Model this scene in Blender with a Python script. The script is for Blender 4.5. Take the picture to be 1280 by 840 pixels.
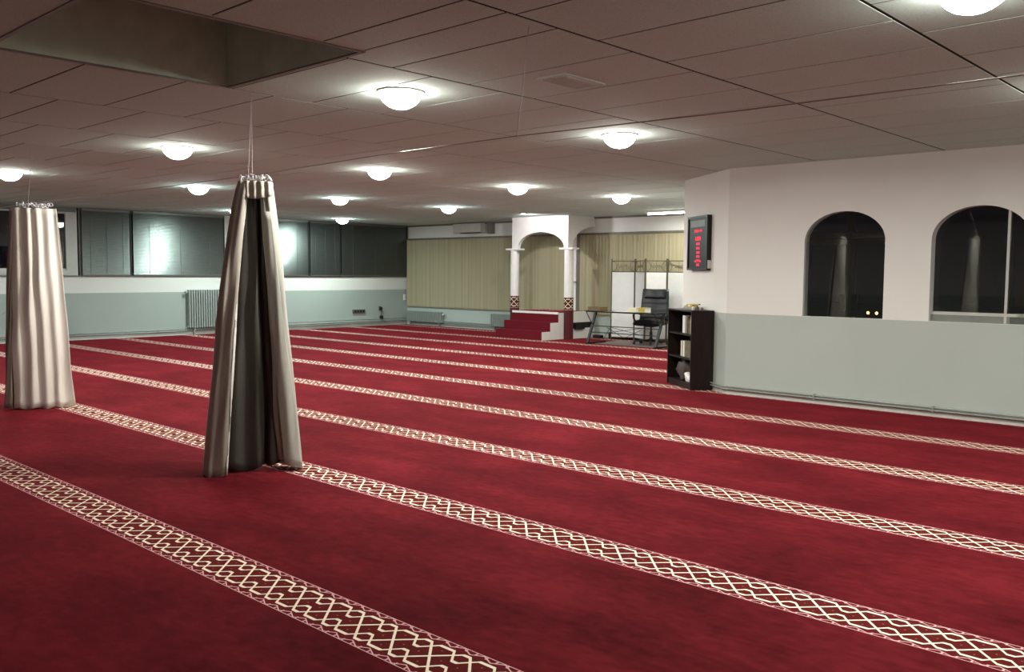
import bpy, bmesh, math, random
from mathutils import Vector, Matrix
random.seed(7)
for o in list(bpy.data.objects): bpy.data.objects.remove(o)
SC = bpy.context.scene
COL = SC.collection

# ------------------------------------------------------------------ camera
CAMZ = 1.4
cam_d = bpy.data.cameras.new('camera'); cam = bpy.data.objects.new('camera', cam_d); COL.objects.link(cam)
cam_d.sensor_width = 36; cam_d.lens = 1114.8 / 1280 * 36; cam_d.clip_start = .05; cam_d.clip_end = 200
R_ = (0.684100767618956, -0.7293529256549588, 0.007102786897228543)
U_ = (0.04700036575502509, 0.05379785971823251, 0.9974451142336761)
K_ = (-0.7278716269796819, -0.6820191347229853, 0.07108301139978046)
cam.matrix_world = Matrix(((R_[0], U_[0], K_[0], 0), (R_[1], U_[1], K_[1], 0), (R_[2], U_[2], K_[2], CAMZ), (0, 0, 0, 1)))
SC.camera = cam
# ------------------------------------------------------------------ world, exposure
w = bpy.data.worlds.new('night'); SC.world = w; w.use_nodes = True
w.node_tree.nodes['Background'].inputs[0].default_value = (.35, .45, .7, 1)
w.node_tree.nodes['Background'].inputs[1].default_value = .004
SC.view_settings.view_transform = 'Standard'; SC.view_settings.look = 'None'
SC.view_settings.gamma = 1; SC.view_settings.use_curve_mapping = False
SC.view_settings.exposure = 0.38
LAMP_W = 50.0           # watts of every downlight's downward panel
LAMP_E = 46.0          # radiance of the lamp domes
WARM = (1.0, .965, .885)
COOL = (.84, 1.0, .97)

# ------------------------------------------------------------------ node helpers
class E:
    """a tiny expression wrapper that writes Math nodes"""
    def __init__(s, nt, v): s.nt = nt; s.v = v
    def op(s, name, *a, clamp=False):
        n = s.nt.nodes.new('ShaderNodeMath'); n.operation = name; n.use_clamp = clamp
        for i, x in enumerate((s,) + a):
            x = x.v if isinstance(x, E) else x
            if isinstance(x, (int, float)): n.inputs[i].default_value = x
            else: s.nt.links.new(x, n.inputs[i])
        return E(s.nt, n.outputs[0])
    def __add__(s, o): return s.op('ADD', o)
    def __sub__(s, o): return s.op('SUBTRACT', o)
    def __mul__(s, o): return s.op('MULTIPLY', o)
    def abs(s): return s.op('ABSOLUTE')
    def pp(s, k): return s.op('PINGPONG', k)
    def lt(s, k): return s.op('LESS_THAN', k)
    def gt(s, k): return s.op('GREATER_THAN', k)
    def mn(s, k): return s.op('MINIMUM', k)
    def mx(s, k): return s.op('MAXIMUM', k)

def new_mat(name):
    m = bpy.data.materials.new(name); m.use_nodes = True
    nt = m.node_tree
    return m, nt, nt.nodes['Principled BSDF']

def noise(nt, scale, detail=3, vec=None, stretch=None):
    tc = nt.nodes.new('ShaderNodeNewGeometry') if vec == 'world' else nt.nodes.new('ShaderNodeTexCoord')
    out = tc.outputs['Position'] if vec == 'world' else tc.outputs['Object']
    if stretch:
        mp = nt.nodes.new('ShaderNodeMapping'); mp.inputs['Scale'].default_value = stretch
        nt.links.new(out, mp.inputs[0]); out = mp.outputs[0]
    n = nt.nodes.new('ShaderNodeTexNoise'); n.inputs['Scale'].default_value = scale; n.inputs['Detail'].default_value = detail
    nt.links.new(out, n.inputs['Vector'])
    return n.outputs['Fac']

def ramp(nt, fac, stops):
    r = nt.nodes.new('ShaderNodeValToRGB'); nt.links.new(fac, r.inputs[0])
    e = r.color_ramp.elements
    e[0].position, e[0].color = stops[0][0], (*stops[0][1], 1)
    e[1].position, e[1].color = stops[-1][0], (*stops[-1][1], 1)
    for p, c in stops[1:-1]:
        x = e.new(p); x.color = (*c, 1)
    return r.outputs[0]

def mixc(nt, fac, a, b):
    m = nt.nodes.new('ShaderNodeMix'); m.data_type = 'RGBA'
    def put(v, s):
        if isinstance(v, tuple): s.default_value = (*v, 1)
        else: nt.links.new(v, s)
    nt.links.new(fac.v if isinstance(fac, E) else fac, m.inputs[0])
    put(a, m.inputs[6]); put(b, m.inputs[7])
    return m.outputs[2]

def bump(nt, b, fac, strength=.2, dist=.01):
    n = nt.nodes.new('ShaderNodeBump'); n.inputs['Strength'].default_value = strength; n.inputs['Distance'].default_value = dist
    nt.links.new(fac, n.inputs['Height']); nt.links.new(n.outputs[0], b.inputs['Normal'])

def plain(name, col, rough=.6, metal=0, var=.06, scale=8, bmp=0, spec=.5, sheen=0, stretch=None, vec=None):
    m, nt, b = new_mat(name)
    f = noise(nt, scale, 3, vec, stretch)
    c1 = tuple(max(0, c * (1 - var)) for c in col); c2 = tuple(min(1, c * (1 + var)) for c in col)
    nt.links.new(ramp(nt, f, [(.3, c1), (.7, c2)]), b.inputs['Base Color'])
    b.inputs['Roughness'].default_value = rough; b.inputs['Metallic'].default_value = metal
    b.inputs['Specular IOR Level'].default_value = spec
    if sheen: b.inputs['Sheen Weight'].default_value = sheen
    if bmp: bump(nt, b, f, bmp, .004)
    return m

def emit(name, col, strength):
    m, nt, b = new_mat(name)
    b.inputs['Base Color'].default_value = (*[c * .4 for c in col], 1)
    b.inputs['Emission Color'].default_value = (*col, 1); b.inputs['Emission Strength'].default_value = strength
    return m

SA = -0.00802
P_ = .207; H_ = .09
def trellis(nt, a, u):
    """a = distance from band centre line, u = run along the band (metres) -> masks"""
    d = (u - 2.674).pp(P_)
    k = H_ / (P_ / 2 - .0175)
    wA = ((d * -1 + P_ / 2) * k).mn(H_).mx(-H_)
    mA = (a - wA.abs()).abs().lt(.0078)
    d2 = (u - 2.674).pp(P_ / 2)
    wB = ((d2 - .014) * 1.22 + .026).mx(.026).mn(H_)
    mB = (a - wB).abs().lt(.0078)
    # tiny dots
    d3 = (u - 2.674 - P_ * .49).pp(P_ / 2)
    dt = (a - .060).abs().lt(.0035) * d3.lt(.0035)
    d4 = (u - 2.674 - P_ * .20).pp(P_ / 2)
    d5 = (u - 2.674 - P_ * .79).pp(P_ / 2)
    dt2 = a.lt(.0035) * (d4.lt(.0035).mx(d5.lt(.0035)))
    cream = mA.mx(mB)
    wz = (u + .013).pp(P_ / 4) * (.026 / (P_ / 4)) + .1085
    z1 = (a - wz).abs().lt(.0032)
    z2 = (a - .1375).abs().lt(.0022)
    z3 = (u + .03).pp(P_ / 8).lt(.004) * a.gt(.118) * a.lt(.137)
    pink = z1.mx(z2).mx(z3)
    inner = a.lt(.103)
    band = a.lt(.141)
    return cream, pink, dt.mx(dt2), inner, band

def carpet_mat():
    m, nt, b = new_mat('red_prayer_carpet')
    g = nt.nodes.new('ShaderNodeNewGeometry'); s = nt.nodes.new('ShaderNodeSeparateXYZ'); nt.links.new(g.outputs['Position'], s.inputs[0])
    x = E(nt, s.outputs[0]); y = E(nt, s.outputs[1])
    c, sn = math.cos(SA), math.sin(SA)
    v = x * c - y * sn; u = x * sn + y * c
    a = (v - 2.131).pp(1.457 / 2)
    cream, pink, dot, inner, band = trellis(nt, a, u)
    f1 = noise(nt, 1.6, 5, 'world', (1.8, .8, 1)); f2 = noise(nt, 14, 4, 'world', (1.5, .8, 1)); f3 = noise(nt, 330, 2, 'world')
    mx = nt.nodes.new('ShaderNodeMath'); mx.operation = 'MULTIPLY_ADD'; nt.links.new(f1, mx.inputs[0]); mx.inputs[1].default_value = .55
    m2 = nt.nodes.new('ShaderNodeMath'); m2.operation = 'MULTIPLY_ADD'; nt.links.new(f2, m2.inputs[0]); m2.inputs[1].default_value = .35
    m3 = nt.nodes.new('ShaderNodeMath'); m3.operation = 'MULTIPLY'; nt.links.new(f3, m3.inputs[0]); m3.inputs[1].default_value = .10
    nt.links.new(m3.outputs[0], m2.inputs[2]); nt.links.new(m2.outputs[0], mx.inputs[2])
    red = ramp(nt, mx.outputs[0], [(.36, (.030, .0032, .0046)), (.5, (.068, .0062, .0088)), (.62, (.110, .010, .014))])
    base = mixc(nt, band, red, (.09, .010, .014))
    base = mixc(nt, inner, base, (.075, .012, .010))
    base = mixc(nt, dot, base, (.30, .10, .09))
    base = mixc(nt, pink, base, (.68, .42, .42))
    base = mixc(nt, cream, base, (.90, .82, .66))
    nt.links.new(base, b.inputs['Base Color'])
    b.inputs['Roughness'].default_value = .95; b.inputs['Specular IOR Level'].default_value = .02
    b.inputs['Sheen Weight'].default_value = .22; b.inputs['Sheen Roughness'].default_value = .45
    b.inputs['Sheen Tint'].default_value = (1, .085, .12, 1)
    bump(nt, b, m2.outputs[0], .5, .006)
    return m

def wall_mat(name, z0, upper, lower):
    m, nt, b = new_mat(name)
    g = nt.nodes.new('ShaderNodeNewGeometry'); s = nt.nodes.new('ShaderNodeSeparateXYZ'); nt.links.new(g.outputs['Position'], s.inputs[0])
    low = E(nt, s.outputs[2]).lt(z0)
    f = noise(nt, 1.3, 4, 'world')
    up = ramp(nt, f, [(.3, tuple(c * .95 for c in upper)), (.7, upper)])
    lo = ramp(nt, f, [(.3, tuple(c * .95 for c in lower)), (.7, lower)])
    nt.links.new(mixc(nt, low, up, lo), b.inputs['Base Color'])
    b.inputs['Roughness'].default_value = .7
    f2 = noise(nt, 260, 2, 'world'); bump(nt, b, f2, .12, .002)
    return m

def band_mat(name):
    """dark red cloth sleeve with one cream trellis band"""
    m, nt, b = new_mat(name)
    tc = nt.nodes.new('ShaderNodeTexCoord'); s = nt.nodes.new('ShaderNodeSeparateXYZ'); nt.links.new(tc.outputs['Object'], s.inputs[0])
    x = E(nt, s.outputs[0]); y = E(nt, s.outputs[1]); z = E(nt, s.outputs[2])
    ang = y.op('ARCTAN2', x) * .10
    cream, pink, dot, inner, band = trellis(nt, (z - .752).abs(), ang + 2.62)
    base = mixc(nt, band, (.08, .009, .012), (.06, .012, .010))
    base = mixc(nt, pink, base, (.5, .27, .27)); base = mixc(nt, cream, base, (.8, .68, .48))
    nt.links.new(base, b.inputs['Base Color']); b.inputs['Roughness'].default_value = .95
    return m

def tile_mat():
    m, nt, b = new_mat('mineral_ceiling_tile')
    oi = nt.nodes.new('ShaderNodeObjectInfo')
    r = ramp(nt, oi.outputs['Random'], [(0, (.61, .73, .675)), (1, (.625, .745, .69))])
    f = noise(nt, 130, 3, 'world')
    sp = ramp(nt, f, [(.30, (.80, .80, .80)), (.5, (1, 1, 1))])
    mm = nt.nodes.new('ShaderNodeMix'); mm.data_type = 'RGBA'; mm.blend_type = 'MULTIPLY'; mm.inputs[0].default_value = 1
    nt.links.new(r, mm.inputs[6]); nt.links.new(sp, mm.inputs[7]); nt.links.new(mm.outputs[2], b.inputs['Base Color'])
    b.inputs['Roughness'].default_value = .9; bump(nt, b, f, .3, .003)
    return m

M = dict(
    carpet=carpet_mat(),
    wall=wall_mat('white_over_grey_paint', .944, (.80, .81, .775), (.46, .53, .49)),
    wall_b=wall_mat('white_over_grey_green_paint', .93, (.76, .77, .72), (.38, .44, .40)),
    white=plain('white_paint', (.78, .76, .73), .5, var=.03),
    whitebase=plain('white_gloss_skirting', (.60, .62, .57), .4, var=.05),
    tile=tile_mat(),
    grid=plain('dark_ceiling_grid', (.04, .026, .022), .9, var=.1, spec=.1),  # dark brown-grey bars between the ceiling tiles
    shaft=plain('grey_green_shaft_paint', (.62, .70, .58), .8, var=.1),
    dark=plain('near_black', (.012, .012, .012), .6),
    frame=plain('grey_lacquered_aluminium', (.52, .54, .50), .45, .2),
    framed=plain('dark_grey_frame', (.12, .125, .115), .4, .3),
    slat=plain('dark_metallic_blind', (.17, .19, .178), .29, .9, var=.12, scale=4, stretch=(1, 1, 30)),
    vslat=plain('olive_beige_blind_fabric', (.37, .335, .21), .8, var=.15, scale=3, sheen=.1, stretch=(.3, 4.2, .03)),
    rail=plain('brown_grey_headrail', (.16, .14, .11), .5),
    pipe=plain('grey_green_painted_pipe', (.30, .33, .30), .4),
    radiator=plain('grey_green_radiator', (.27, .31, .285), .45),
    chrome=plain('chrome', (.8, .8, .8), .15, 1, var=.02),
    clear=plain('pale_shiny_plastic', (.85, .85, .88), .15, .3),
    steel=plain('steel_cable', (.45, .43, .42), .3, .9),
    thread=plain('pale_cord', (.55, .5, .48), .7),
    wood=plain('dark_wenge_laminate', (.013, .007, .006), .5, spec=.25, var=.35, scale=3, stretch=(12, 12, 1)),
    redcloth=plain('dark_red_step_carpet', (.13, .009, .016), .95, var=.12, scale=60, bmp=.4, spec=.1),
    leather=plain('black_leather', (.012, .014, .016), .38, var=.2, scale=25, bmp=.35),
    blackfab=plain('black_fabric', (.008, .008, .008), .9, var=.2, scale=60, bmp=.3),
    blackmetal=plain('black_metal', (.018, .018, .017), .4, .4),
    bronze=plain('bronze_metal', (.13, .11, .075), .45, .6),
    armwood=plain('red_brown_armrest_wood', (.22, .06, .03), .35, var=.2, scale=9, stretch=(1, 6, 1)),
    screenfab=plain('white_screen_cloth', (.72, .72, .70), .8, var=.03),
    taupe=plain('taupe_curtain_cloth', (.385, .35, .30), .85, var=.06, scale=90, stretch=(1, 1, .15), bmp=.15, sheen=.1),
    greyc=plain('grey_green_curtain_cloth', (.40, .40, .35), .8, var=.06, scale=90, stretch=(1, 1, .15), bmp=.15, sheen=.1),
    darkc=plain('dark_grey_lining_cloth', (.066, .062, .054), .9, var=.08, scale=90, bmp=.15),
    ivory=plain('ivory_curtain_cloth', (.74, .70, .64), .75, var=.04, scale=60, stretch=(1, 1, .1), bmp=.12, sheen=.1),
    backc=plain('grey_back_cloth', (.30, .27, .23), .9),
    mat=plain('grey_chair_mat', (.16, .13, .12), .6, var=.1),
    paper=plain('white_paper', (.8, .8, .77), .6, var=.03),
    cream=plain('cream_book', (.75, .68, .48), .6), yellow=plain('mustard_book', (.45, .34, .06), .55),
    brownbook=plain('brown_leather_cover', (.16, .095, .045), .55, var=.2), greybook=plain('grey_book', (.30, .30, .28), .6),
    olive=plain('olive_brown_book', (.14, .12, .07), .6, var=.25, scale=20), bag=plain('dark_brown_bag', (.055, .04, .035), .7, var=.3, scale=15, bmp=.4),
    leaf=plain('dark_green_leaf', (.05, .11, .04), .5), pot=plain('black_plant_pot', (.015, .016, .014), .5),
    acw=plain('off_white_casing', (.55, .53, .49), .45), asphalt=plain('dark_asphalt', (.03, .03, .03), .9, var=.3, scale=20),
    hallfloor=plain('dark_hall_floor', (.10, .09, .08), .5), hallwall=plain('brownish_hall_wall', (.16, .11, .06), .8, var=.2),
    panelgrey=plain('grey_lower_panel', (.19, .21, .19), .5),
)
M['band'] = band_mat('red_column_sleeve')
def glass_mat(name, rough=.01, tint=(.9, .93, .9)):
    m, nt, b = new_mat(name)
    b.inputs['Base Color'].default_value = (*tint, 1); b.inputs['Roughness'].default_value = rough
    b.inputs['Transmission Weight'].default_value = 1; b.inputs['IOR'].default_value = 1.5
    return m
M['glass'] = glass_mat('window_glass'); M['topglass'] = glass_mat('smoked_desk_glass', .02, (.45, .5, .46))
M['lampw'] = emit('warm_lamp_diffuser', WARM, LAMP_E); M['lampc'] = emit('cool_lamp_diffuser', COOL, LAMP_E)
M['led'] = emit('red_led', (1, .015, .06), 1.3); M['ledframe'] = plain('black_gloss_case', (.010, .011, .010), .4, spec=.25)
M['tube'] = emit('fluorescent_tube', (1, .97, .92), 14); M['orange'] = emit('sodium_lamp', (1, .5, .12), 9)
M['night'] = plain('night_blind_glass', (.01, .012, .01), .1)

# ------------------------------------------------------------------ mesh helpers
class MB:
    def __init__(s): s.bm = bmesh.new()
    def box(s, x0, x1, y0, y1, z0, z1, bev=0):
        vs = [s.bm.verts.new((x, y, z)) for x in (x0, x1) for y in (y0, y1) for z in (z0, z1)]
        fs = [(0, 1, 3, 2), (4, 6, 7, 5), (0, 4, 5, 1), (2, 3, 7, 6), (0, 2, 6, 4), (1, 5, 7, 3)]
        F = [s.bm.faces.new([vs[i] for i in f]) for f in fs]
        if bev:
            ed = list({e for f in F for e in f.edges}); bmesh.ops.bevel(s.bm, geom=ed, offset=bev, segments=2, affect='EDGES', profile=.6)
        return s
    def obox(s, p, q, w, h, up=(0, 0, 1)):
        """bar from p to q with section w x h"""
        p, q = Vector(p), Vector(q); d = (q - p).normalized(); up = Vector(up)
        if abs(d.dot(up)) > .98: up = Vector((1, 0, 0))
        r = d.cross(up).normalized(); t = r.cross(d).normalized()
        vs = [s.bm.verts.new(c + r * a * w / 2 + t * b * h / 2) for c in (p, q) for a, b in ((-1, -1), (1, -1), (1, 1), (-1, 1))]
        for f in ((3, 2, 1, 0), (4, 5, 6, 7), (0, 1, 5, 4), (1, 2, 6, 5), (2, 3, 7, 6), (3, 0, 4, 7)): s.bm.faces.new([vs[i] for i in f])
        return s
    def tube(s, pts, r, n=8, cap=True, closed=False):
        pts = [Vector(p) for p in pts]; rings = []; N = len(pts)
        prev = None
        for i, p in enumerate(pts):
            if closed: d = (pts[(i + 1) % N] - pts[i - 1]).normalized()
            else: d = (pts[min(i + 1, N - 1)] - pts[max(i - 1, 0)]).normalized()
            if prev is None:
                a = Vector((0, 0, 1)) if abs(d.z) < .9 else Vector((1, 0, 0)); a = (a - d * a.dot(d)).normalized()
            else: a = (prev - d * prev.dot(d)).normalized()
            prev = a; b = d.cross(a)
            rr = r[i] if isinstance(r, (list, tuple)) else r
            rings.append([s.bm.verts.new(p + (a * math.cos(2 * math.pi * k / n) + b * math.sin(2 * math.pi * k / n)) * rr) for k in range(n)])
        for i in range(N if closed else N - 1):
            A, B = rings[i], rings[(i + 1) % N]
            for k in range(n): s.bm.faces.new((A[k], A[(k + 1) % n], B[(k + 1) % n], B[k]))
        if cap and not closed: s.bm.faces.new(rings[0][::-1]); s.bm.faces.new(rings[-1])
        return s
    def lathe(s, prof, c=(0, 0, 0), n=24, cap=True):
        c = Vector(c); rings = [[s.bm.verts.new(c + Vector((r * math.cos(2 * math.pi * k / n), r * math.sin(2 * math.pi * k / n), z))) for k in range(n)] for r, z in prof]
        for A, B in zip(rings, rings[1:]):
            for k in range(n): s.bm.faces.new((A[k], A[(k + 1) % n], B[(k + 1) % n], B[k]))
        if cap: s.bm.faces.new(rings[0][::-1]); s.bm.faces.new(rings[-1])
        return s
    def quad(s, *p): s.bm.faces.new([s.bm.verts.new(q) for q in p]); return s
    def prism(s, poly, axis, a, b):
        """extrude a 2-D polygon; axis 'x': poly=(y,z); 'y': poly=(x,z); 'z': poly=(x,y)"""
        def P(q, t): return {'x': (t, q[0], q[1]), 'y': (q[0], t, q[1]), 'z': (q[0], q[1], t)}[axis]
        A = [s.bm.verts.new(P(q, a)) for q in poly]; B = [s.bm.verts.new(P(q, b)) for q in poly]
        s.bm.faces.new(A); s.bm.faces.new(B[::-1]); n = len(poly)
        for k in range(n): s.bm.faces.new((A[k], B[k], B[(k + 1) % n], A[(k + 1) % n]))
        return s
    def xf(s, mtx): bmesh.ops.transform(s.bm, matrix=mtx, verts=s.bm.verts); return s
    def build(s, name, mat, parent=None, smooth=False, loc=None, fix=True):
        if fix: bmesh.ops.recalc_face_normals(s.bm, faces=s.bm.faces)
        me = bpy.data.meshes.new(name); s.bm.to_mesh(me); s.bm.free()
        me.materials.append(M[mat] if isinstance(mat, str) else mat)
        if smooth:
            for p in me.polygons: p.use_smooth = True
            me.set_sharp_from_angle(angle=math.radians(40))
        o = bpy.data.objects.new(name, me); COL.objects.link(o)
        if parent: o.parent = parent
        if loc: o.location = loc
        return o

def tag(o, label=None, cat=None, group=None, kind=None):
    if label: o['label'] = label
    if cat: o['category'] = cat
    if group: o['group'] = group
    if kind: o['kind'] = kind
    return o
def thing(name, label, cat, loc=(0, 0, 0), rz=0, group=None):
    o = bpy.data.objects.new(name, None); COL.objects.link(o); o.location = loc; o.rotation_euler = (0, 0, rz); o.empty_display_size = .1
    return tag(o, label, cat, group)
def struct(name, loc=(0, 0, 0), rz=0):
    o = bpy.data.objects.new(name, None); COL.objects.link(o); o.location = loc; o.rotation_euler = (0, 0, rz); o.empty_display_size = .1
    return tag(o, kind='structure')
def copy_tree(o, parent=None):
    c = o.copy(); COL.objects.link(c)
    if parent: c.parent = parent
    for ch in list(o.children): copy_tree(ch, c)
    return c

# ------------------------------------------------------------------ room numbers
XR, XB, YL, ZC = 9.29, 15.47, 18.33, 2.612
BEND = Vector((XR, 5.283)); DW = Vector((.59, .807)).normalized(); NW = Vector((-DW.y, DW.x))
WEND = BEND + DW * 1.375
XN, YN = -3.0, -3.0

# floor
tag(MB().box(XN, XB + .1, YN, YL + .1, -.1, 0).build('floor', 'carpet'), kind='structure')
# outer walls out of view
tag(MB().box(XN - .1, XN, YN, YL, 0, ZC + .1).build('wall_near', 'wall'), kind='structure')
tag(MB().box(XN - .1, XB + .1, YN - .1, YN, 0, ZC + .1).build('wall_south', 'wall'), kind='structure')

# ---- left wall (window wall)
SILL = 1.268
wl = MB().box(XN, XB + .1, YL, YL + .15, 0, SILL)
wl.box(XN, -1.0, YL, YL + .15, SILL, ZC + .1)
wl.build('wall_left', 'wall_b')['kind'] = 'structure'
tag(MB().box(-1.0, XB, YL - .03, YL + .0, SILL - .012, SILL + .012).build('trim_1', 'framed'), kind='structure')
# open glazed window on the left
def window(name, x0, x1, fw, mat, fm='frame'):
    e = struct(name)
    f = MB(); z0, z1 = SILL + .012, ZC
    f.box(x0, x1, YL + .01, YL + .08, z0, z0 + fw); f.box(x0, x1, YL + .01, YL + .08, z1 - fw, z1)
    f.box(x0, x0 + fw, YL + .01, YL + .08, z0 + fw, z1 - fw); f.box(x1 - fw, x1, YL + .01, YL + .08, z0 + fw, z1 - fw)
    f.build('window_frame', fm, e)
    MB().box(x0 + fw, x1 - fw, YL + .035, YL + .045, z0 + fw, z1 - fw).build('pane', 'glass', e)
    return e
w1 = window('window_1', 4.2, 7.02, .13, 'glass')
MB().box(6.80, 6.90, YL - .01, YL + .05, SILL + .05, ZC - .08).build('sash_stile', 'frame', w1)
MB().box(4.2, 6.80, YL - .01, YL + .05, SILL + .03, SILL + .10).build('sash_rail', 'frame', w1)
MB().box(4.2, 7.0, YL - .02, YL + .0, ZC - .10, ZC - .005).build('head_box', 'framed', w1)
window('window_2', 1.2, 4.15, .13, 'glass'); window('window_3', -1.0, 1.15, .13, 'glass')
window('window_4', 7.05, 10.15, .06, 'glass', 'framed'); window('window_5', 10.45, XB, .06, 'glass', 'framed')
tag(MB().box(10.17, 10.44, YL - .02, YL + .1, SILL + .012, ZC).build('trim_2', 'frame'), kind='structure')

def venetian(x0, x1, label):
    t = thing('venetian_blind', label, 'blind', ((x0 + x1) / 2, YL - .035, SILL + .03), 0, 'dark blinds along the window wall')
    h = (x1 - x0) / 2 - .012; b = MB(); n = 56; H = ZC - SILL - .09; pz = H / n
    for i in range(n):
        z = i * pz; prof = []
        for k in range(5):
            a = (k / 4 - .5); prof.append((-.0013 * (1 - (2 * a) ** 2) + .0050 * a, z + pz / 2 + a * pz * 1.12))
        vs = [[b.bm.verts.new((s, y, zz)) for y, zz in prof] for s in (-h, h)]
        for k in range(4): b.bm.faces.new((vs[0][k], vs[1][k], vs[1][k + 1], vs[0][k + 1]))
    o = b.build('slats', 'slat', t, smooth=True, fix=False); o['kind'] = 'stuff'
    MB().box(-h, h, -.018, .018, H, H + .05).build('head_rail', 'framed', t)
    MB().box(-h, h, -.014, .014, -.02, .0).build('bottom_rail', 'framed', t)
    nc = 3
    for k in range(nc):
        x = -h + 2 * h * (k + .5) / nc
        MB().box(x - .002, x + .002, -.016, -.013, 0, H).build('ladder_cord', 'framed', t)
    MB().box(h - .01, h + .014, -.02, .02, -.02, H + .05).build('side_channel', 'dark', t)
    return t
venetian(7.08, 8.07, 'narrow dark blind next to the pale window frame, right of the ivory curtain')
venetian(8.10, 10.15, 'wide dark blind with the bright lamp reflection, above the tall radiator')
venetian(10.47, 12.36, 'dark blind with a lamp reflection, just right of the grey curtain')
venetian(12.39, 13.27, 'narrow dark blind between two wider ones, above the socket strip')
venetian(13.30, 15.42, 'wide unlit dark blind in the far left corner beside the beige blinds')

# ---- back wall
wb = MB().box(XB, XB + .12, 8.6, YL, 0, .49)
wb.box(XB, XB + .12, 8.6, YL, 2.25, ZC + .05); wb.box(XB, XB + .12, 12.40, 12.68, .49, 2.25); wb.box(XB, XB + .12, 8.6, 9.3, .49, 2.25)
wb.build('wall_back', 'wall')['kind'] = 'structure'
for n_, a, b_ in (('window_6', 12.68, YL), ('window_7', 9.3, 12.40)):
    e = struct(n_)
    f = MB(); f.box(XB + .03, XB + .08, a, b_, .49, .55); f.box(XB + .03, XB + .08, a, b_, 2.19, 2.25)
    k = int((b_ - a) / 1.4)
    for i in range(k + 1):
        y = a + .03 + (b_ - a - .06) * i / k; f.box(XB + .03, XB + .08, y - .03, y + .03, .55, 2.19)
    f.build('window_frame', 'frame', e); MB().box(XB + .05, XB + .056, a, b_, .55, 2.19).build('pane', 'glass', e)
def vblind(y0, y1, zb, label):
    t = thing('vertical_blind', label, 'blind', (XB - .06, (y0 + y1) / 2, zb), 0, 'olive beige vertical blinds on the back wall')
    h = (y1 - y0) / 2; H = 2.225 - zb; p = .089; n = int(2 * h / p); b = MB()
    for i in range(n):
        y = -h + (i + .5) * 2 * h / n; a = -random.uniform(.10, .24); hw = .056
        pts = [(math.sin(a) * s * hw + .004 * (1 - s * s), y + math.cos(a) * s * hw * .93) for s in (-1, -.33, .33, 1)]
        lo = [b.bm.verts.new((q[0], q[1], 0)) for q in pts]; hi = [b.bm.verts.new((q[0], q[1], H)) for q in pts]
        for k in range(3): b.bm.faces.new((lo[k], lo[k + 1], hi[k + 1], hi[k]))
    o = b.build('fabric_slats', 'vslat', t, smooth=True, fix=False); o['kind'] = 'stuff'
    MB().box(-.03, .03, -h, h, H, H + .035).build('head_rail', 'rail', t)
    MB().tube([(-.004, -h, .02), (-.004, h, .02)], .004, 5).build('bottom_chain', 'rail', t)
vblind(12.70, 18.28, .485, 'long olive beige vertical blind from the far left corner to behind the arched canopy')
vblind(9.0, 12.39, .49, 'olive beige vertical blind behind the folding screen, right of the white post')
tag(MB().box(XB - .05, XB, 12.52, 12.66, .02, 2.26).build('trim_3', 'white'), kind='structure')
tag(MB().box(XB - .035, XB, 12.40, 12.515, .02, 2.26).build('trim_4', 'rail'), kind='structure')
tag(MB().tube([(XB - .05, 12.51, 1.20), (XB - .11, 12.51, 1.20)], .014).tube([(XB - .10, 12.46, 1.205), (XB - .10, 12.60, 1.205)], .012).build('window_handle', 'chrome'),
    'small chrome handle on the white post beside the arched canopy', 'handle')
tag(MB().box(XB - .05, XB - .0, 8.6, YL, 2.235, 2.27).build('trim_5', 'rail'), kind='structure')
tag(MB().box(XB - .03, XB, 8.6, YL, ZC - .04, ZC).build('trim_6', 'rail'), kind='structure')

# ---- right wall with arched openings, painted two-tone
TW = .12
ARCH = [(3.487, 4.352), (2.165, 3.035)]      # y ranges
AZ0, ASP, ARISE = .947, 1.755, .315
def arch_pts(y0, y1, n=28):
    c, h = (y0 + y1) / 2, (y1 - y0) / 2
    return [(c - h * math.cos(math.pi * k / n), ASP + ARISE * math.sin(math.pi * k / n)) for k in range(n + 1)]
wr = MB(); TOP = ZC + .05
ys = [YN] + sorted([v for a in ARCH for v in a]) + [BEND.y]
for a, b_ in ((ys[0], ys[1]), (ys[2], ys[3]), (ys[4], ys[5])): wr.box(XR, XR + TW, a, b_, 0, TOP)
for y0, y1 in ARCH:
    wr.box(XR, XR + TW, y0, y1, 0, AZ0)
    pts = arch_pts(y0, y1)
    poly = [(y0, TOP)] + [(y0, ASP)] + pts[1:-1] + [(y1, ASP), (y1, TOP)]
    for q, r in zip(pts, pts[1:]):
        wr.prism([(q[0], q[1]), (r[0], r[1]), (r[0], TOP), (q[0], TOP)], 'x', XR, XR + TW)
bmesh.ops.remove_doubles(wr.bm, verts=wr.bm.verts, dist=1e-5)
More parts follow.
